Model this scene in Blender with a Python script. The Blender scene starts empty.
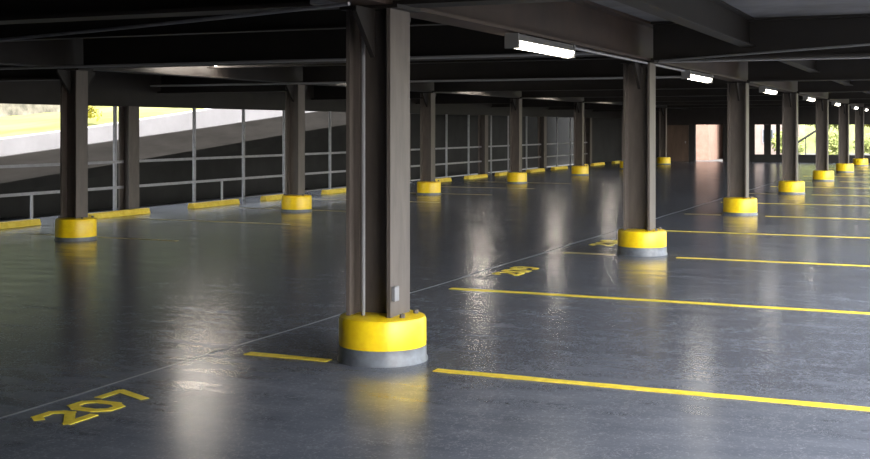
import bpy, bmesh, math, random
from mathutils import Vector, Matrix
random.seed(7)
S = bpy.context.scene
C = S.collection

# ------------------------------------------------------------------ materials
def mat(name, col, rough=.6, metal=0.0, noise=0.0, nscale=6.0, bump=0.0, spec=.5, emit=None, estr=0.0, detail=4, stretch=(1, 1, 1), col2=None):
    m = bpy.data.materials.new(name); m.use_nodes = True
    nt = m.node_tree; N = nt.nodes; L = nt.links
    b = N['Principled BSDF']
    b.inputs['Base Color'].default_value = (*col, 1)
    b.inputs['Roughness'].default_value = rough
    b.inputs['Metallic'].default_value = metal
    b.inputs['Specular IOR Level'].default_value = spec
    if emit:
        b.inputs['Emission Color'].default_value = (*emit, 1)
        b.inputs['Emission Strength'].default_value = estr
    if noise or bump:
        tc = N.new('ShaderNodeTexCoord'); mp = N.new('ShaderNodeMapping')
        mp.inputs['Scale'].default_value = stretch
        L.new(tc.outputs['Object'], mp.inputs['Vector'])
        n = N.new('ShaderNodeTexNoise'); n.inputs['Scale'].default_value = nscale
        n.inputs['Detail'].default_value = detail; n.inputs['Roughness'].default_value = .6
        L.new(mp.outputs['Vector'], n.inputs['Vector'])
        if noise:
            r = N.new('ShaderNodeValToRGB')
            r.color_ramp.elements[0].position = .3; r.color_ramp.elements[1].position = .7
            c2 = col2 if col2 else tuple(min(1, c * (1 + noise)) for c in col)
            r.color_ramp.elements[0].color = (*[c * (1 - noise) for c in col], 1)
            r.color_ramp.elements[1].color = (*c2, 1)
            L.new(n.outputs['Fac'], r.inputs['Fac']); L.new(r.outputs['Color'], b.inputs['Base Color'])
        if bump:
            bp = N.new('ShaderNodeBump'); bp.inputs['Strength'].default_value = bump; bp.inputs['Distance'].default_value = .01
            L.new(n.outputs['Fac'], bp.inputs['Height']); L.new(bp.outputs['Normal'], b.inputs['Normal'])
    return m

M = {}
M['steel'] = mat('painted_steel', (.105, .088, .078), .5, 0, .22, 3, .15, stretch=(3, 3, .6))
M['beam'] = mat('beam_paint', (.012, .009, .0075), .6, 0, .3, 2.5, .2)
M['girder'] = mat('lamplit_girder_paint', (.045, .028, .021), .55, 0, .35, 1.6, .2)  # browner than the beams: lamplight on the near girder put into the colour
M['slab'] = mat('deck_soffit', (.14, .14, .155), .8, 0, .3, 1.3, .3)
M['yellow'] = mat('collar_yellow', (.93, .60, .008), .35, 0, .10, 9, .25, col2=(.98, .72, .015))
M['line'] = mat('line_paint', (.82, .60, .02), .5, 0, .22, 14, .2, col2=(.92, .74, .08))
M['lineb'] = mat('worn_line_paint', (.36, .29, .12), .5, 0, .35, 8, .2)
M['stop'] = mat('stop_yellow', (.90, .62, .03), .5, 0, .15, 6, .2, col2=(.95, .75, .12))
M['plinth'] = mat('plinth_grey', (.10, .11, .13), .4, 0, .3, 7, .2, col2=(.17, .19, .22))
M['galv'] = mat('galvanised_steel', (.28, .28, .30), .45, .3, .15, 8, .1)
M['housing'] = mat('lamp_housing', (.16, .16, .16), .5)
M['tube'] = mat('lamp_tube', (.9, .9, .85), .4, emit=(1, .93, .78), estr=9)
M['tube_bright'] = mat('bright_lamp_tube', (.9, .9, .85), .4, emit=(1, .90, .78), estr=34)
M['conduit'] = mat('conduit_grey', (.30, .30, .31), .45, .2)
M['conc'] = mat('weathered_concrete', (.07, .065, .062), .85, 0, .3, 1.5, .4, stretch=(1, .3, 2))
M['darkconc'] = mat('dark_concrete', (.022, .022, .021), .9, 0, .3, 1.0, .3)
M['white'] = mat('pale_concrete', (.50, .485, .50), .8, 0, .10, .8, .2)
M['ground'] = mat('outside_asphalt', (.09, .09, .09), .9, 0, .2, 1.5, .2)
M['grass'] = mat('grass', (.20, .23, .03), .95, 0, .3, .5, .6, stretch=(1, .25, 1), col2=(.30, .29, .10))
M['stone'] = mat('rubble_stone', (.14, .135, .12), .9, 0, .5, 1.6, .6, col2=(.36, .33, .28))
M['brick'] = mat('pale_brick', (.27, .17, .13), .85, 0, .15, 3, .3)
M['render'] = mat('pale_render', (.26, .21, .19), .85, 0, .15, 1, .2)
M['brownwall'] = mat('brown_panel', (.10, .065, .045), .6, 0, .25, 2, .2, stretch=(2, 2, .4))
M['leaf'] = mat('leaf_green', (.16, .22, .045), .8, 0, .4, 2.2, .2, col2=(.40, .44, .14))
M['leaf2'] = mat('leaf_yellow', (.42, .38, .06), .8, 0, .3, 2.2, .2)
M['bark'] = mat('bark', (.10, .075, .05), .9, 0, .3, 8, .4)
M['glass'] = mat('window_glass', (.05, .06, .07), .1, 0)

def floor_material():
    m = bpy.data.materials.new('coated_asphalt'); m.use_nodes = True
    nt = m.node_tree; N = nt.nodes; L = nt.links; b = N['Principled BSDF']
    tc = N.new('ShaderNodeTexCoord')
    def noise(scale, stretch, detail=5, rough=.6):
        mp = N.new('ShaderNodeMapping'); mp.inputs['Scale'].default_value = stretch
        L.new(tc.outputs['Object'], mp.inputs['Vector'])
        n = N.new('ShaderNodeTexNoise'); n.inputs['Scale'].default_value = scale
        n.inputs['Detail'].default_value = detail; n.inputs['Roughness'].default_value = rough
        L.new(mp.outputs['Vector'], n.inputs['Vector']); return n
    big = noise(.5, (1, .6, 1)); mid = noise(3.2, (.45, 1.2, 1)); fine = noise(55, (1, 1, 1), 3)
    r = N.new('ShaderNodeValToRGB'); e = r.color_ramp.elements
    e[0].position = .32; e[0].color = (.085, .094, .115, 1); e[1].position = .72; e[1].color = (.165, .182, .222, 1)
    mx = N.new('ShaderNodeMix'); mx.data_type = 'FLOAT'; mx.inputs[0].default_value = .5
    L.new(big.outputs['Fac'], mx.inputs[2]); L.new(mid.outputs['Fac'], mx.inputs[3])
    L.new(mx.outputs[0], r.inputs['Fac'])
    # pale fine aggregate
    r2 = N.new('ShaderNodeValToRGB'); r2.color_ramp.elements[0].position = .56; r2.color_ramp.elements[1].position = .75
    r2.color_ramp.elements[0].color = (0, 0, 0, 1); r2.color_ramp.elements[1].color = (.6, .6, .6, 1)
    L.new(fine.outputs['Fac'], r2.inputs['Fac'])
    # chalky hairline scuffs
    sc = noise(2.0, (.9, .55, 1), 8, .7)
    r3 = N.new('ShaderNodeValToRGB'); q = r3.color_ramp.elements
    q[0].position = .492; q[0].color = (0, 0, 0, 1); q[1].position = .5; q[1].color = (.35, .35, .35, 1)
    q2 = r3.color_ramp.elements.new(.508); q2.color = (0, 0, 0, 1)
    L.new(sc.outputs['Fac'], r3.inputs['Fac'])
    ad = N.new('ShaderNodeMath'); ad.operation = 'ADD'; ad.use_clamp = True
    L.new(r2.outputs['Color'], ad.inputs[0]); L.new(r3.outputs['Color'], ad.inputs[1])
    cm = N.new('ShaderNodeMix'); cm.data_type = 'RGBA'
    L.new(ad.outputs[0], cm.inputs[0]); L.new(r.outputs['Color'], cm.inputs[6]); cm.inputs[7].default_value = (.30, .32, .37, 1)
    L.new(cm.outputs[2], b.inputs['Base Color'])
    mr = N.new('ShaderNodeMapRange'); mr.inputs[1].default_value = .3; mr.inputs[2].default_value = .7
    mr.inputs[3].default_value = .17; mr.inputs[4].default_value = .27
    L.new(mid.outputs['Fac'], mr.inputs[0]); L.new(mr.outputs[0], b.inputs['Roughness'])
    b.inputs['Specular IOR Level'].default_value = .5
    bp = N.new('ShaderNodeBump'); bp.inputs['Strength'].default_value = .012; bp.inputs['Distance'].default_value = .01
    L.new(mid.outputs['Fac'], bp.inputs['Height'])
    bp2 = N.new('ShaderNodeBump'); bp2.inputs['Strength'].default_value = .10; bp2.inputs['Distance'].default_value = .003
    L.new(fine.outputs['Fac'], bp2.inputs['Height']); L.new(bp.outputs['Normal'], bp2.inputs['Normal'])
    L.new(bp2.outputs['Normal'], b.inputs['Normal'])
    return m
M['floor'] = floor_material()

# ------------------------------------------------------------------ mesh helpers
def box(bm, x0, x1, y0, y1, z0, z1):
    v = [bm.verts.new(p) for p in [(x0,y0,z0),(x1,y0,z0),(x1,y1,z0),(x0,y1,z0),(x0,y0,z1),(x1,y0,z1),(x1,y1,z1),(x0,y1,z1)]]
    for f in [(0,3,2,1),(4,5,6,7),(0,1,5,4),(1,2,6,5),(2,3,7,6),(3,0,4,7)]:
        bm.faces.new([v[i] for i in f])
def prism(bm, pts, axis, a, b):
    """extrude a closed 2-D outline along an axis ('x','y','z')"""
    def P(u, v, w): return {'z': (u, v, w), 'y': (u, w, v), 'x': (w, u, v)}[axis]
    A = [bm.verts.new(P(u, v, a)) for u, v in pts]; B = [bm.verts.new(P(u, v, b)) for u, v in pts]
    bm.faces.new(A); bm.faces.new(B)
    n = len(pts)
    for i in range(n): bm.faces.new([A[i], A[(i+1) % n], B[(i+1) % n], B[i]])
def lathe(bm, prof, seg=40):
    rings = []
    for r, z in prof:
        rings.append([bm.verts.new((r*math.cos(2*math.pi*k/seg), r*math.sin(2*math.pi*k/seg), z)) for k in range(seg)])
    for a, b in zip(rings, rings[1:]):
        for k in range(seg): bm.faces.new([a[k], a[(k+1) % seg], b[(k+1) % seg], b[k]])
    bm.faces.new(rings[0]); bm.faces.new(rings[-1])
def tube(bm, pts, r, seg=8):
    pts = [Vector(p) for p in pts]; rings = []
    for i, p in enumerate(pts):
        d = (pts[min(i+1, len(pts)-1)] - pts[max(i-1, 0)]).normalized()
        u = d.cross(Vector((0, 0, 1)))
        if u.length < .01: u = Vector((1, 0, 0))
        u.normalize(); w = d.cross(u)
        rings.append([bm.verts.new(p + r*(math.cos(2*math.pi*k/seg)*u + math.sin(2*math.pi*k/seg)*w)) for k in range(seg)])
    for a, b in zip(rings, rings[1:]):
        for k in range(seg): bm.faces.new([a[k], a[(k+1) % seg], b[(k+1) % seg], b[k]])
    bm.faces.new(rings[0]); bm.faces.new(rings[-1])
def obj(name, bm, m, parent=None, bevel=0, smooth=False, loc=None):
    bmesh.ops.recalc_face_normals(bm, faces=bm.faces)
    me = bpy.data.meshes.new(name); bm.to_mesh(me); bm.free(); me.materials.append(m)
    if smooth:
        for p in me.polygons: p.use_smooth = True
        me.set_sharp_from_angle(angle=math.radians(40))
    o = bpy.data.objects.new(name, me); C.objects.link(o)
    if parent: o.parent = parent
    if loc: o.location = loc
    if bevel:
        md = o.modifiers.new('bevel', 'BEVEL'); md.width = bevel; md.segments = 2; md.limit_method = 'ANGLE'
    return o
def bx(name, m, x0, x1, y0, y1, z0, z1, parent=None, bevel=0):
    """box object with its origin at the centre of its underside"""
    cx, cy = (x0+x1)/2, (y0+y1)/2
    bm = bmesh.new(); box(bm, x0-cx, x1-cx, y0-cy, y1-cy, 0, z1-z0)
    return obj(name, bm, m, parent, bevel, loc=(cx, cy, z0))
def tag(o, label, cat, group=None):
    o['label'] = label; o['category'] = cat
    if group: o['group'] = group
    return o
def struct(o, label=None):
    o['kind'] = 'structure'
    if label: o['label'] = label
    return o
def empty(name, loc):
    o = bpy.data.objects.new(name, None); C.objects.link(o); o.location = loc; o.empty_display_size = .3
    return o
def copy_tree(o, parent=None):
    c = o.copy(); C.objects.link(c)
    if parent: c.parent = parent
    for ch in list(o.children): copy_tree(ch, c)
    return c

# ------------------------------------------------------------------ the deck
XL, XR, YB, YE = -17.6, 0.75, -16.0, 66.0
NX, FX = -4.31, -13.6
NY = [8.72 + 8.75*n for n in range(7)]
FY = [15.85 + 7.3*n for n in range(7)]
ZB, ZS = 2.88, 3.46                     # underside of beams, underside of slab
struct(bx('floor', M['floor'], XL, XR, YB, YE, -.3, 0), 'glossy dark blue-grey coated parking deck floor')
struct(bx('ceiling', M['slab'], XL, XR, YB, YE, ZS, ZS+.35), 'dark concrete soffit of the deck above')
# girders along the two column rows and along the edge
def ibeam_y(x, y0, y1, z0, z1, w=.32, t=.035, web=.03):
    bm = bmesh.new()
    box(bm, x-w/2, x+w/2, y0, y1, z0, z0+t); box(bm, x-w/2, x+w/2, y0, y1, z1-t, z1); box(bm, x-web/2, x+web/2, y0, y1, z0+t, z1-t)
    return bm
def ibeam_x(y, x0, x1, z0, z1, w=.32, t=.035, web=.03):
    bm = bmesh.new()
    box(bm, x0, x1, y-w/2, y+w/2, z0, z0+t); box(bm, x0, x1, y-w/2, y+w/2, z1-t, z1); box(bm, x0, x1, y-web/2, y+web/2, z0+t, z1-t)
    return bm
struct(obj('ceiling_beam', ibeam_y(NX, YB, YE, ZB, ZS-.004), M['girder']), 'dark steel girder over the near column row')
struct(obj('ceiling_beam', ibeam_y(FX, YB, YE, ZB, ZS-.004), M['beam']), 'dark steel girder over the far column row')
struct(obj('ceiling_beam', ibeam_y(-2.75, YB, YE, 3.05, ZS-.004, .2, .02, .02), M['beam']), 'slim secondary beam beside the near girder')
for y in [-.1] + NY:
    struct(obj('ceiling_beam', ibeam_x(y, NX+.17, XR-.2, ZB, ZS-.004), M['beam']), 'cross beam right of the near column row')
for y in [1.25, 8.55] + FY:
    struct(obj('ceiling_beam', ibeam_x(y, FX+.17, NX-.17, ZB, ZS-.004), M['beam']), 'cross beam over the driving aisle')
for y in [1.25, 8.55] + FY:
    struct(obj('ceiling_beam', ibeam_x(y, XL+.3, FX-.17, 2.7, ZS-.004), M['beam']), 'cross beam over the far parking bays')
for i in range(7):                      # ribs of the deck between the cross beams
    y0 = FY[i] - 7.3/2
    struct(obj('ceiling_beam', ibeam_x(y0, FX+.17, NX-.17, 3.05, ZS-.004, .18, .02, .02), M['beam']), 'slim rib between cross beams over the aisle')
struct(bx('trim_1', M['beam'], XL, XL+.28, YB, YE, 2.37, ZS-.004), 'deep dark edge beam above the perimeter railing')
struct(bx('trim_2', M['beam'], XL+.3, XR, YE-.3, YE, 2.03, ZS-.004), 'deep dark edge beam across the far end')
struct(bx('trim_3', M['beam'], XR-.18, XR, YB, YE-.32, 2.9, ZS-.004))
struct(bx('ledge', M['conc'], XL-1.9, XL-.001, YB, YE, 2.46, 2.66), 'unseen added ledge along the left edge of the deck')  # out of view, added to keep sky light off the floor edge
struct(bx('shading_upper_wall', M['conc'], XL, XL+.25, YB, YE, ZS+.351, 13))  # unseen upper storey side, added to shade the ramp outside
struct(bx('shading_upper_deck', M['conc'], XL+.26, 0, YB, 50, 6.9, 7.2))  # unseen slab added along with the shading wall above
# ------------------------------------------------------------------ far end wall
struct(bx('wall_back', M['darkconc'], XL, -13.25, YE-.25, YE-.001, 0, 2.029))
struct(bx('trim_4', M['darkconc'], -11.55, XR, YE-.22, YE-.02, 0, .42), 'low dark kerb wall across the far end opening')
o = bx('door_1', M['brownwall'], -15.0, -13.6, YE-.31, YE-.251, 0, 2.0); struct(o, 'brown panel door in the far end wall')
bx('door_handle', M['galv'], .5, .56, -.05, -.03, 1.0, 1.12, o)
for x0, x1 in ((-11.75, -11.2), (-10.42, -10.05), (-9.55, -9.2), (-8.92, -8.72), (-2.2, -1.9), (2.0, 2.3)):
    z0 = .421 if x0 > -11.3 else 0
    struct(bx('end_pier', M['beam'], x0, x1, YE-.21, YE-.03, 0.421 if x0 > -11.6 else 0, 2.029))

struct(bx('wall_front_blocker', M['darkconc'], XL, XR, YB-.3, YB-.001, 0, ZS+.35), 'added dark wall behind the viewer, blocking light')  # unseen, added so no light reaches the column fronts from behind
# ------------------------------------------------------------------ columns
def hshape(dx, dy, t, w):
    a, b = dx/2, dy/2
    return [(-a,-b),(-a+t,-b),(-a+t,-w/2),(a-t,-w/2),(a-t,-b),(a,-b),(a,b),(a-t,b),(a-t,w/2),(-a+t,w/2),(-a+t,b),(-a,b)]
def make_column(dx=.40, dy=.37, h=ZB, k=1.0, zb=.125):
    t = empty('steel_column', (0, 0, 0))
    bm = bmesh.new(); prism(bm, hshape(dx, dy, .032, .024), 'z', .30, h-.03)
    o = obj('shaft', bm, M['steel'], t, loc=(-.04, 0, 0))
    bm = bmesh.new(); box(bm, -dx/2-.08, dx/2+.04, -dy/2-.04, dy/2+.04, h-.03, h)
    obj('cap_plate', bm, M['beam'], t)
    bm = bmesh.new()                                 # gusset brackets under the beams
    for s in (-1, 1):
        prism(bm, [(s*dy/2, h-.03), (s*(dy/2+.32), h-.03), (s*(dy/2+.32), h-.07), (s*dy/2, h-.42)], 'x', -.02, .02)
    obj('bracket', bm, M['beam'], t)
    bm = bmesh.new()
    K = lambda prof: [(r*k, z) for r, z in prof]
    lathe(bm, K([(.358, zb), (.360, zb+.025), (.358, .330), (.348, .356), (.32, .366), (.10, .376)]))
    obj('collar', bm, M['yellow'], t, smooth=True)
    bm = bmesh.new(); lathe(bm, K([(.372, 0), (.372, .02), (.362, .035), (.362, zb-.0005)]))
    obj('collar_base', bm, M['plinth'], t, smooth=True)
    bm = bmesh.new()
    for sx in (-1, 1):
        for sy in (-1, 1):
            bmesh.ops.create_cone(bm, segments=6, radius1=.022, radius2=.022, depth=.03, cap_ends=True, matrix=Matrix.Translation((sx*.24, sy*.13, .385)))
    obj('anchor_bolts', bm, M['steel'], t)
    return t
proto = make_column()
near_lab = ['nearest steel column, in the foreground, on a yellow and grey round collar',
            'second column of the near row, its yellow collar just right of centre',
            'third column of the near row, right of the second lamp',
            'fourth column of the near row, yellow collar before the far opening',
            'fifth column of the near row, between green patches of the far opening',
            'sixth column of the near row, close to the right edge',
            'seventh and farthest column of the near row, at the right edge']
for i, y in enumerate(NY):
    if i == 2: proto_slim = make_column(zb=.06)
    c = proto if i == 0 else proto_slim if i == 2 else copy_tree(proto if i < 2 else proto_slim)
    c.location = (NX, y, 0); tag(c, near_lab[i], 'column', 'steel columns of the near row')
first = proto
far_lab = ['far row column at the left, yellow collar before the bright ramp',
           'second column of the far row, just left of the foreground column',
           'third column of the far row, just right of the foreground column',
           'fourth column of the far row, before the railing at picture centre',
           'fifth column of the far row, left of the near row\'s second column',
           'sixth column of the far row, small, nearly behind the near row\'s second column',
           'seventh and farthest column of the far row, pale collar near the brown door']
proto_far = make_column(.34, .29, k=.94, zb=.06)
for i, y in enumerate(FY):
    c = proto_far if i == 0 else copy_tree(proto_far); c.location = (FX, y, 0)
    tag(c, far_lab[i], 'column', 'steel columns of the far row')
# fittings found on the nearest column only
bm = bmesh.new(); box(bm, .1605, .195, -.17, -.09, .50, .62)
o = obj('junction_box', bm, M['galv'], first, bevel=.006); o['label'] = 'small grey junction box near the collar'
bm = bmesh.new(); tube(bm, [(-.10, -.15, .36), (-.10, -.15, ZB-.05)], .016)
o = obj('conduit', bm, M['conduit'], first); o['label'] = 'thin grey conduit in the recess of the column'
# slim perimeter columns on the fence line, no collar
per = empty('edge_column', (0, 0, 0))
bm = bmesh.new(); prism(bm, hshape(.30, .36, .03, .024), 'z', 0.02, 2.368); obj('shaft', bm, M['steel'], per)
bm = bmesh.new(); box(bm, -.2, .2, -.22, .22, 0, .02); obj('base_plate', bm, M['galv'], per)
PX = XL + .45
EY = [21.75, 29.05, 36.35, 43.65, 50.95, 58.25]
el = ['bare dark edge column with no collar, against the bright ramp at left',
      'edge column by the railing behind the second far row column',
      'edge column by the railing, directly behind the foreground column',
      'edge column by the railing, right of the third far row column',
      'edge column by the railing, right of the fourth far row column',
      'edge column by the railing, at the start of the closed last bay']
for i, y in enumerate(EY):
    c = per if i == 0 else copy_tree(per)
    c.location = (PX, y, 0); tag(c, el[i], 'column', 'bare columns along the railing')

# ------------------------------------------------------------------ perimeter railing, one panel per bay
def railing(y0, y1, posts, label, short=()):
    t = empty('railing', (XL+.42, (y0+y1)/2, 0)); cy = (y0+y1)/2
    tag(t, label, 'railing', 'railing panels between edge columns')
    for y in posts:
        bm = bmesh.new(); box(bm, -.025, .025, y-cy-.04, y-cy+.04, 0, 2.368); obj('post', bm, M['galv'], t)
    for y in short:
        bm = bmesh.new(); box(bm, -.02, .02, y-cy-.025, y-cy+.025, 0, .55); obj('post', bm, M['conduit'], t)
    for z in (.55, 1.12):
        bm = bmesh.new(); box(bm, .027, .05, y0-cy, y1-cy, z-.03, z+.03); obj('rail', bm, M['galv'], t)
E0 = [14.45] + EY + [65.6]
rl = ['leftmost railing panel, cut by the picture\'s left edge, before the ramp',
      'long railing panel with pale posts left of the second far row column',
      'railing panel with one pale post just left of the foreground column',
      'railing panel just right of the foreground column, three pale posts',
      'railing panel at picture centre, left of the fourth far row column',
      'railing panel between the fourth and fifth far row columns',
      'farthest railing panel, ending at the dark end wall']
posts = [[21.3], [24.3, 26.5, 28.55], [31.2, 33.4], [38.0, 40.05, 42.2], [44.6, 46.6, 48.9], [53.2, 55.3], [60.2, 62.4]]
shorts = [[18.7], [25.5], [], [], [], [], []]
for i in range(6):
    railing(E0[i]+.2, E0[i+1]-.2, posts[i], rl[i], shorts[i])
bx0 = None
# ------------------------------------------------------------------ wheel stops
bm = bmesh.new(); prism(bm, [(-.11, 0), (.11, 0), (.075, .12), (-.075, .12)], 'y', -.95, .95)
ws = obj('wheel_stop', bm, M['stop'], bevel=.012)
WY = [17.0, 20.4, 23.95, 27.1, 30.3, 37.4, 40.9, 44.05, 47.7, 51.0, 54.3, 57.2, 61.1]
wl = ['yellow wheel stop at the left edge, before the first railing post',
      'yellow wheel stop right of the leftmost far row collar',
      'yellow wheel stop midway between the bare edge column and second far collar',
      'yellow wheel stop touching in view the left of the second far row collar',
      'yellow wheel stop in the gap just left of the foreground column',
      'pale yellow wheel stop just right of the third far row collar',
      'pale yellow wheel stop midway between the third and fourth far row collars',
      'pale yellow wheel stop just left of the fourth far row collar',
      'pale yellow wheel stop just right of the fourth far row collar',
      'pale yellow wheel stop just left of the fifth far row collar',
      'small wheel stop right beside the fifth far row collar',
      'small wheel stop midway between fifth and sixth far row collars',
      'farthest small wheel stop, just left of the near row\'s second column']
for i, y in enumerate(WY):
    c = ws if i == 0 else ws.copy()
    if i: C.objects.link(c)
    c.location = (-16.35, y, 0); tag(c, wl[i], 'wheel stop', 'wheel stops along the railing')

# ------------------------------------------------------------------ painted lines and numbers
def paint(name, x0, x1, y0, y1, m, label, group, z=.004, rag=True):
    bm = bmesh.new(); cx, cy = (x0+x1)/2, (y0+y1)/2
    n = max(2, int((x1-x0)/.15)) if x1-x0 > y1-y0 else 2
    top, bot = [], []
    for k in range(n+1):
        x = x0 + (x1-x0)*k/n - cx
        top.append((x, y1-cy + random.uniform(-.008, .008))); bot.append((x, y0-cy + random.uniform(-.008, .008)))
    prism(bm, bot + top[::-1], 'z', 0, z)
    return tag(obj(name, bm, m, loc=(cx, cy, .0005)), label, 'painted line', group)
LY = [8.47 + 4.36*k for k in range(14)]
ll = ['yellow bay line running right from the foreground column collar',
      'long yellow bay line crossing between the first and second near columns',
      'yellow bay line running right from the second near row collar',
      'yellow bay line crossing behind the second near row collar',
      'yellow bay line running right from the third near row collar',
      'pale bay line crossing just behind the third near row collar',
      'pale bay line at the fourth near row collar', 'pale bay line just behind the fourth near row collar',
      'pale bay line at the fifth near row collar', 'faint bay line just behind the fifth near row collar',
      'faint bay line at the sixth near row collar', 'faint bay line just behind the sixth near row collar',
      'faint bay line at the seventh near row collar', 'farthest faint bay line behind the near row']
for k, y in enumerate(LY):
    x0 = -5.45
    if k % 2 == 0 and k < 12:   # stopped by the collar, so two strokes
        paint('parking_line', x0, NX-.36, y-.055, y+.055, M['lineb'] if k else M['line'],
              'short yellow bay line stub left of the ' + ['foreground', 'second near row', 'third near row', 'fourth near row', 'fifth near row', 'sixth near row'][k//2] + ' collar', 'bay lines along the near row')
        paint('parking_line', NX+.58, 1.2, y-.055, y+.055, M['line'] , ll[k], 'bay lines along the near row')
    else:
        paint('parking_line', x0, 1.2, y-.055, y+.055, M['line'], ll[k], 'bay lines along the near row')
fl = ['faint yellow line on the floor left of the leftmost far row collar',
      'faint thin yellow line on the floor behind the bare edge column\'s bay',
      'faint thin yellow line running right from below the second far row collar',
      'faint thin yellow line left of the third far row collar', 'faint thin line right of the third far row collar',
      'faint thin line left of the fourth far row collar', 'faint thin line right of the fourth far row collar']
for k in range(7):
    y = 16.35 + 3.65*k
    paint('parking_line', -15.6, -11.9, y-.04, y+.04, M['lineb'], fl[k], 'faint bay lines along the far row')
# pale joint running along the near row
bm = bmesh.new()
pts = [(-.012 + .012*math.sin(k*.9), k*.5) for k in range(90)]; pts2 = [(x+.022, y) for x, y in pts]
prism(bm, pts + pts2[::-1], 'z', 0, .002)
tag(obj('floor_joint', bm, mat('joint_filler', (.15, .16, .18), .5), loc=(-5.72, 2.0, .0005)), 'thin pale joint line on the floor running past the stencilled numbers', 'joint')

# stencilled digits from strokes on a 1 x 1 cell; u runs along +Y, v (up) along -X
DIG = {'2': [[(0,.82),(.2,1),(.8,1),(1,.8),(1,.6),(0,0),(1,0)]],
       '0': [[(.25,0),(.75,0),(1,.25),(1,.75),(.75,1),(.25,1),(0,.75),(0,.25),(.25,0)]],
       '7': [[(0,1),(1,1),(.4,0)]],
       '8': [[(.25,.5),(.75,.5),(1,.7),(.8,1),(.2,1),(0,.7),(.25,.5),(0,.25),(.2,0),(.8,0),(1,.25),(.75,.5)]],
       '9': [[(1,.5),(.25,.5),(0,.7),(.2,1),(.8,1),(1,.75),(.9,.3),(.6,0),(.2,0)]],
       '1': [[(.2,.8),(.55,1),(.55,0)]]}
def number(txt, x, y, w, h, gap, th, label):
    t = empty('bay_number', (x, y, 0)); tag(t, label, 'painted number', 'bay numbers along the aisle')
    n = len(txt); tot = n*w + (n-1)*gap
    for i, ch in enumerate(txt):
        bm = bmesh.new(); u0 = -tot/2 + i*(w+gap)
        for st in DIG[ch]:
            P = [Vector((h*(.5-v), u0 + u*w, 0)) for u, v in st]
            for j, (a, b) in enumerate(zip(P, P[1:])):
                d = (b-a).normalized(); nrm = Vector((-d.y, d.x, 0))*th/2; a2 = a - d*th*.35; b2 = b + d*th*.35
                z = .003 + .0004*j
                prism(bm, [tuple((p)[:2]) for p in (a2-nrm, b2-nrm, b2+nrm, a2+nrm)], 'z', .0006, z)
        obj('digit', bm, M['line'], t)
number('207', -5.36, 6.45, .22, .30, .115, .07, 'yellow stencilled bay number 207 on the floor, lower left')
number('209', -5.32, 14.75, .22, .31, .11, .06, 'small yellow stencilled bay number left of the second near row collar, before it')
number('210', -5.25, 18.9, .22, .31, .11, .06, 'tiny yellow stencilled bay number just behind left of second near collar')

# ------------------------------------------------------------------ lamps
def make_lamp(L=1.9, glow='tube', hang=.025):
    t = empty('tube_lamp', (0, 0, 0))
    bm = bmesh.new()
    prism(bm, [(-.075, .035), (.075, .035), (.05, .11), (-.05, .11)], 'y', -L/2-.02, L/2+.02)
    obj('housing', bm, M['housing'], t, bevel=.006)
    bm = bmesh.new()
    prism(bm, [(.075*math.cos(a), .033 + .075*math.sin(a)) for a in [math.pi + math.pi*k/10 for k in range(11)]], 'y', -L/2, L/2)
    obj('diffuser', bm, M[glow], t, smooth=True)
    for s in (-1, 1):
        bm = bmesh.new(); box(bm, -.078, .078, s*(L/2+.022)-.018, s*(L/2+.022)+.018, -.045, .112)
        obj('end_cap', bm, M['housing'], t, bevel=.005)
    for s in (-.6, .6):
        bm = bmesh.new(); tube(bm, [(0, s, .10), (0, s, .10+hang)], .012); obj('hanger', bm, M['conduit'], t)
    return t
lp = make_lamp()
LX = -4.19
LYs = [12.45, 21.0, 29.6, 38.3, 47.2, 56.2, 62.8]
lab = ['largest lit tube lamp, nearest, right of the foreground column top',
       'second lit tube lamp along the near girder', 'third lit tube lamp along the near girder',
       'fourth lit tube lamp, a small bright bar', 'fifth lit tube lamp, a bright dot',
       'sixth lit tube lamp, a tiny dot near the right edge', 'farthest lit tube lamp, a speck at the right edge']
for i, y in enumerate(LYs):
    c = lp if i == 0 else copy_tree(lp)
    c.location = (LX, y, 2.755); tag(c, lab[i], 'lamp', 'lit tube lamps along the near girder')
far_lamp = make_lamp(1.9, 'tube_bright', .228)
flab = ['far row lamp reflected on the floor as the pale streak left of the foreground column',
        'far row lamp over the bay behind the foreground column',
        'far row lamp reflected as the pale streak just right of the foreground column',
        'far row lamp reflected as the middle pale streak, at picture centre right',
        'far row lamp reflected as the pale streak left of the second near column']
for i, y in enumerate([19.1, 26.4, 33.7, 41.0, 48.3]):
    c = far_lamp if i == 0 else copy_tree(far_lamp)
    c.location = (FX+.33, y, 3.13)
    tag(c, flab[i], 'lamp', 'tube lamps between the far row beams')

# ------------------------------------------------------------------ cables and pipes under the deck
def cable(name, pts, r, m, label, cat):
    o0 = Vector(pts[0]); bm = bmesh.new(); tube(bm, [Vector(p)-o0 for p in pts], r)
    return tag(obj(name, bm, m, loc=o0), label, cat)
def sag(a, b, s, n=14):
    a, b = Vector(a), Vector(b)
    return [a.lerp(b, k/n) - Vector((0, 0, s*4*(k/n)*(1-k/n))) for k in range(n+1)]
cable('cable', sag((-9.9, 9.0, 2.72), (-3.7, 6.98, 2.72), .015), .014, M['galv'], 'thin pale cable slanting under the beams at upper left', 'cable')
cable('cable', sag((-3.95, 17.08, 2.863), (0.5, 13.55, 2.863), .0), .014, M['conduit'], 'thin grey cable crossing under the beams at upper right', 'cable')
cable('conduit_pipe', [(LX, 13.5, 2.845), (LX, 19.9, 2.845)], .018, M['galv'], 'grey conduit leading from the nearest lamp along the girder', 'pipe')
cable('conduit_pipe', [(-4.1, 17.5, 2.865), (.5, 17.5, 2.865)], .014, M['conduit'], 'thin conduit under the cross beam at right', 'pipe')
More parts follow.
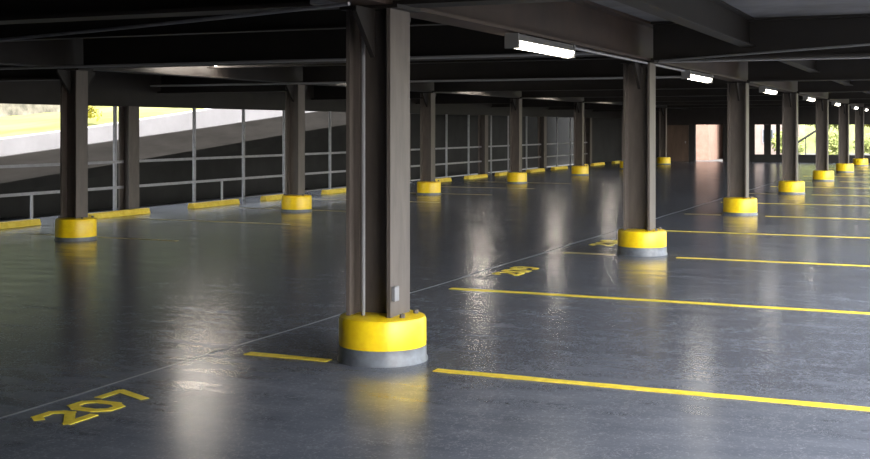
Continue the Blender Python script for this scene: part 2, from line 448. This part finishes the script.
for k, (y, z) in enumerate(((14.9, 2.857), (22.6, 2.857))):
    cable('conduit_pipe', [(XL+.4, y, z), (NX+.1, y, z)], .022, M['conduit'],
          ['thin horizontal pipe before the leftmost far row column top', 'thin horizontal pipe farther down the aisle ceiling'][k], 'pipe')
bm = bmesh.new(); box(bm, -.24, .24, -.06, .06, 0, .16); box(bm, -.18, -.12, -.075, .075, .03, .13)
tag(obj('junction_box', bm, M['galv'], bevel=.01, loc=(NX-.22, 8.38, 2.885)), 'pale metal junction box at the head of the foreground column', 'junction box')

# ------------------------------------------------------------------ outside, left: ramp, retaining wall, bank
def slope_wall(name, m, x0, x1, line, drop, label=None):
    """wall between x0 and x1 whose top follows line [(y,z)...]; drop = height of its face (None: to the ground)"""
    bm = bmesh.new()
    low = [(y, -1.0 if drop is None else z-drop) for y, z in line]
    prism(bm, line + low[::-1], 'x', x0, x1)
    return struct(obj(name, bm, m), label)
gb = bx('outside_ground', M['ground'], -60, XL-.01, -40, 130, -.6, -.35); struct(gb)
gb = bx('outside_ground', M['ground'], XL, 40, YE+.01, 130, -.35, -.1); struct(gb)
gb = bx('outside_ground', M['ground'], XR+.01, 40, -40, YE, -.35, -.05); struct(gb)
gb = bx('outside_ground', M['conc'], XL, XR, -40, YB-.01, -.35, -.05); struct(gb)
RA = [(14, .62), (21.3, 1.2), (29.6, 1.88), (34.5, 2.3), (46, 3.2), (58, 4.0), (75, 4.6)]
slope_wall('ramp_parapet', M['conc'], -20.65, -20.5, RA, .62, 'grey concrete parapet of the ramp rising outside')
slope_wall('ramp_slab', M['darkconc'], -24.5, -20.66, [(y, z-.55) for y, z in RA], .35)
slope_wall('ramp_shade_wall', M['darkconc'], -21.6, -21.4, [(y, z-.91) for y, z in RA], None)  # dark face standing in for the shaded void under the ramp
WA = [(14, .35), (28, 1.52), (31.7, 1.83), (37.3, 2.40), (46, 3.3), (60, 4.6), (75, 5.6)]
slope_wall('retaining_wall', M['white'], -27.4, -27.0, WA, None, 'sunlit white concrete wall beyond the ramp')
# grass bank
bm = bmesh.new(); nx, ny = 14, 60; G = []
for i in range(nx+1):
    row = []
    for j in range(ny+1):
        x = -27.42 - 8.96*i/nx; y = 10 + 65*j/ny
        base = 1.35 + max(0, (y-28)*.085) if y > 28 else 1.35 - (28-y)*.06
        row.append(bm.verts.new((x, y, base + .015*(-27.4-x) + random.uniform(-.04, .04) + .05*math.sin(y*.7+x))))
    G.append(row)
G.insert(0, [bm.verts.new((v.co.x, v.co.y, -.349)) for v in G[0]]); G.append([bm.verts.new((v.co.x, v.co.y, -.349)) for v in G[-1]]); nx += 2
for i in range(nx):
    for j in range(ny): bm.faces.new([G[i][j], G[i+1][j], G[i+1][j+1], G[i][j+1]])
o = obj('grass_bank', bm, M['grass'], smooth=True); o['kind'] = 'stuff'; o['label'] = 'yellow-green sunlit grass bank beyond the white wall'; o['category'] = 'grass'
struct(bx('stone_wall', M['stone'], -37.2, -36.4, 8, 80, -.3, 3.4), 'mottled pale stone wall behind the grass bank')

bm = bmesh.new(); G = []
for i in range(13):
    G.append([bm.verts.new((-38 - i*1.1, 2 + j*1.6, [0, 5, 8.5, 10.5, 12, 13, 13.5, 13.5, 13, 12, 10, 6, 0][i] - .3 + (random.uniform(-.7, .7) if 0 < i < 12 else 0))) for j in range(60)])
for i in range(12):
    for j in range(59): bm.faces.new([G[i][j], G[i+1][j], G[i+1][j+1], G[i][j+1]])
o = obj('wooded_hill', bm, mat('evergreen_wood', (.03, .04, .018), .95, 0, .4, 1.2, .8), smooth=False); struct(o, 'dark wooded hill added beyond the stone wall')  # mostly out of view, added to darken what the left floor reflects
bm = bmesh.new(); G = []
for i in range(9):
    G.append([bm.verts.new((-30 + j*1.2, 95 + i*1.2, [-.3, 2.4, 4.6, 6.5, 8, 9, 9.5, 9, 0][i] + (random.uniform(-.8, .8) if 0 < i < 8 else 0))) for j in range(50)])
for i in range(8):
    for j in range(49): bm.faces.new([G[i][j], G[i+1][j], G[i+1][j+1], G[i][j+1]])
o = obj('wooded_hill', bm, mat('green_bank', (.13, .17, .05), .95, 0, .4, .8, .8, col2=(.32, .34, .14))); struct(o, 'pale green wooded bank beyond the far end')
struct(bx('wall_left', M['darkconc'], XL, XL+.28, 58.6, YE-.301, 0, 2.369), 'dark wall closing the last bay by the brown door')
struct(bx('wall_left', M['darkconc'], XL, XL+.28, YB, 13.9, 0, 2.369), 'added dark wall left of the viewer, blocking light')  # unseen stretch closed to cut the light entering from the left
struct(bx('wall_right_blocker', M['darkconc'], XR-.2, XR, YB, 2.6, 0, 2.899), 'added dark wall right of the viewer, blocking light')  # unseen, added to limit the daylight from the right to the part ahead
# ------------------------------------------------------------------ trees and buildings
def tree(name, loc, h, r, leaf, label, cat='tree', n=1400, group=None, ls=.22):
    rnd = random.Random(int(abs(loc[0]*31 + loc[1]*17)))
    t = empty(name, loc); tag(t, label, cat, group)
    bm = bmesh.new(); tube(bm, [(0, 0, -.1), (.05, .02, h*.3), (-.04, .05, h*.62)], max(.05, h*.03), 8)
    for k in range(5):
        a = k*1.3; tube(bm, [(0, 0, h*.35+k*.08*h/2), (r*.5*math.cos(a), r*.5*math.sin(a), h*.6+k*.03*h)], h*.012, 6)
    obj('trunk', bm, M['bark'], t)
    bm = bmesh.new()
    cl = [(Vector((rnd.uniform(-.6, .6)*r, rnd.uniform(-.6, .6)*r, h*rnd.uniform(.42, .85))), r*rnd.uniform(.35, .6)) for _ in range(11)]
    for _ in range(n):
        c, cr = rnd.choice(cl)
        d = Vector((rnd.gauss(0, 1), rnd.gauss(0, 1), rnd.gauss(0, 1))).normalized()*cr*rnd.uniform(.6, 1)
        p = c + d; u = Vector((rnd.gauss(0, 1), rnd.gauss(0, 1), rnd.gauss(0, 1))).normalized(); w = u.orthogonal().normalized()
        s = ls*rnd.uniform(.6, 1.2)
        v = [bm.verts.new(p + q) for q in (-u*s, w*s*.45, u*s, -w*s*.45)]
        bm.faces.new(v)
    obj('foliage', bm, leaf, t)
    return t
tree('tree', (-7.6, 78, -.1), 6.5, 2.2, M['leaf'], 'pale green tree in the far opening, right of the fourth near column', group='trees beyond the far end', n=5200)
tree('tree', (-4.6, 84, -.1), 8.0, 2.8, M['leaf'], 'green tree in the far opening between the fifth and sixth near columns', group='trees beyond the far end', n=5200)
tree('tree', (-3.6, 74, -.1), 6.0, 1.8, M['leaf2'], 'yellowish tree in the far opening by the right edge', group='trees beyond the far end', n=3600)
for x, y, l in ((-9.0, 71.5, 'low bush beyond the end kerb, left one'), (-6.7, 72, 'low bush beyond the end kerb, under the green tree'), (-4.4, 71.6, 'low bush beyond the end kerb, by the right edge')):
    tree('bush', (x, y, -.1), 1.7, 1.1, M['leaf'], l, 'bush', 1300, 'bushes beyond the end kerb', .12)
tree('bush', (-29.0, 34.2, 1.9), 1.1, .6, M['leaf2'], 'small yellowish bush on the grass bank by the leftmost far column', 'bush', 500, None, .08)

def building(x0, x1, y0, y1, h, m, wins, label):
    t = empty('building', ((x0+x1)/2, (y0+y1)/2, -.1)); tag(t, label, 'building'); a, b = (x1-x0)/2, (y1-y0)/2
    bm = bmesh.new(); box(bm, -a, a, -b, b, 0, h); obj('wall', bm, m, t)
    bm = bmesh.new(); box(bm, -a-.15, a+.15, -b-.15, b+.15, h, h+.2); obj('roof', bm, M['darkconc'], t)
    for (u, w, z0, z1) in wins:
        bm = bmesh.new(); box(bm, u-w/2, u+w/2, -b-.04, -b-.001, z0, z1); f = obj('window', bm, M['galv'], t)
        bm = bmesh.new(); box(bm, u-w/2+.08, u+w/2-.08, -b-.05, -b-.041, z0+.08, z1-.08); obj('pane', bm, M['glass'], f)
building(-16.6, -13.6, 71.5, 80, 5.5, M['brick'], [(-1, 1.2, 3.2, 4.6)], 'pinkish brick building in the doorway gap of the far end')
building(-13.2, -9.6, 74, 82, 6.0, M['render'], [(-.6, .7, 1.0, 1.9), (.9, .7, 1.0, 1.9), (0.1, 1, 3.4, 4.6)], 'pale rendered building behind the end piers')
# sloping handrail beyond the far end
t = empty('handrail', (-8.1, 69.5, -.1)); tag(t, 'dark sloping handrail of outside steps beyond the far end', 'handrail')
bm = bmesh.new(); tube(bm, [(-.5, 0, .9), (1.1, 0, 1.95)], .06); obj('rail', bm, M['darkconc'], t)
for u in (-.4, .3, 1.0):
    bm = bmesh.new(); tube(bm, [(u, 0, 0), (u, 0, .9 + (u+.5)*.656)], .025); obj('post', bm, M['darkconc'], t)

# ------------------------------------------------------------------ light
w = bpy.data.worlds.new('sky'); S.world = w; w.use_nodes = True
nt = w.node_tree; bg = nt.nodes['Background']
sk = nt.nodes.new('ShaderNodeTexSky'); sk.sky_type = 'NISHITA'; sk.sun_disc = False
sk.sun_elevation = math.radians(38); sk.sun_rotation = math.radians(130); sk.dust_density = 2.0
hs = nt.nodes.new('ShaderNodeHueSaturation'); hs.inputs['Saturation'].default_value = .28
nt.links.new(sk.outputs[0], hs.inputs['Color']); nt.links.new(hs.outputs[0], bg.inputs['Color']); bg.inputs['Strength'].default_value = .85
sd = bpy.data.lights.new('sun', 'SUN'); sd.energy = 8.0; sd.angle = math.radians(1.0); sd.color = (1, .95, .88)
so = bpy.data.objects.new('sun', sd); C.objects.link(so); so.location = (20, -20, 20)
az = math.radians(24)                 # towards +X and a little behind the viewer
el = math.radians(60)
dirv = Vector((math.cos(el)*math.sin(az)*1.0, -math.cos(el)*math.cos(az), math.sin(el)))
so.rotation_euler = dirv.to_track_quat('Z', 'Y').to_euler()

# ------------------------------------------------------------------ camera
cd = bpy.data.cameras.new('camera'); cam = bpy.data.objects.new('camera', cd); C.objects.link(cam)
cam.location = (0, 0, 1.9); cam.rotation_euler = (math.radians(90), 0, math.atan(522/1185))
cd.sensor_width = 36; cd.lens = 36*1185/870; cd.shift_y = -102.5/870; cd.clip_end = 400
S.camera = cam
S.view_settings.view_transform = 'Standard'; S.view_settings.look = 'None'
S.view_settings.exposure = .5; S.view_settings.gamma = 1; S.view_settings.use_curve_mapping = False
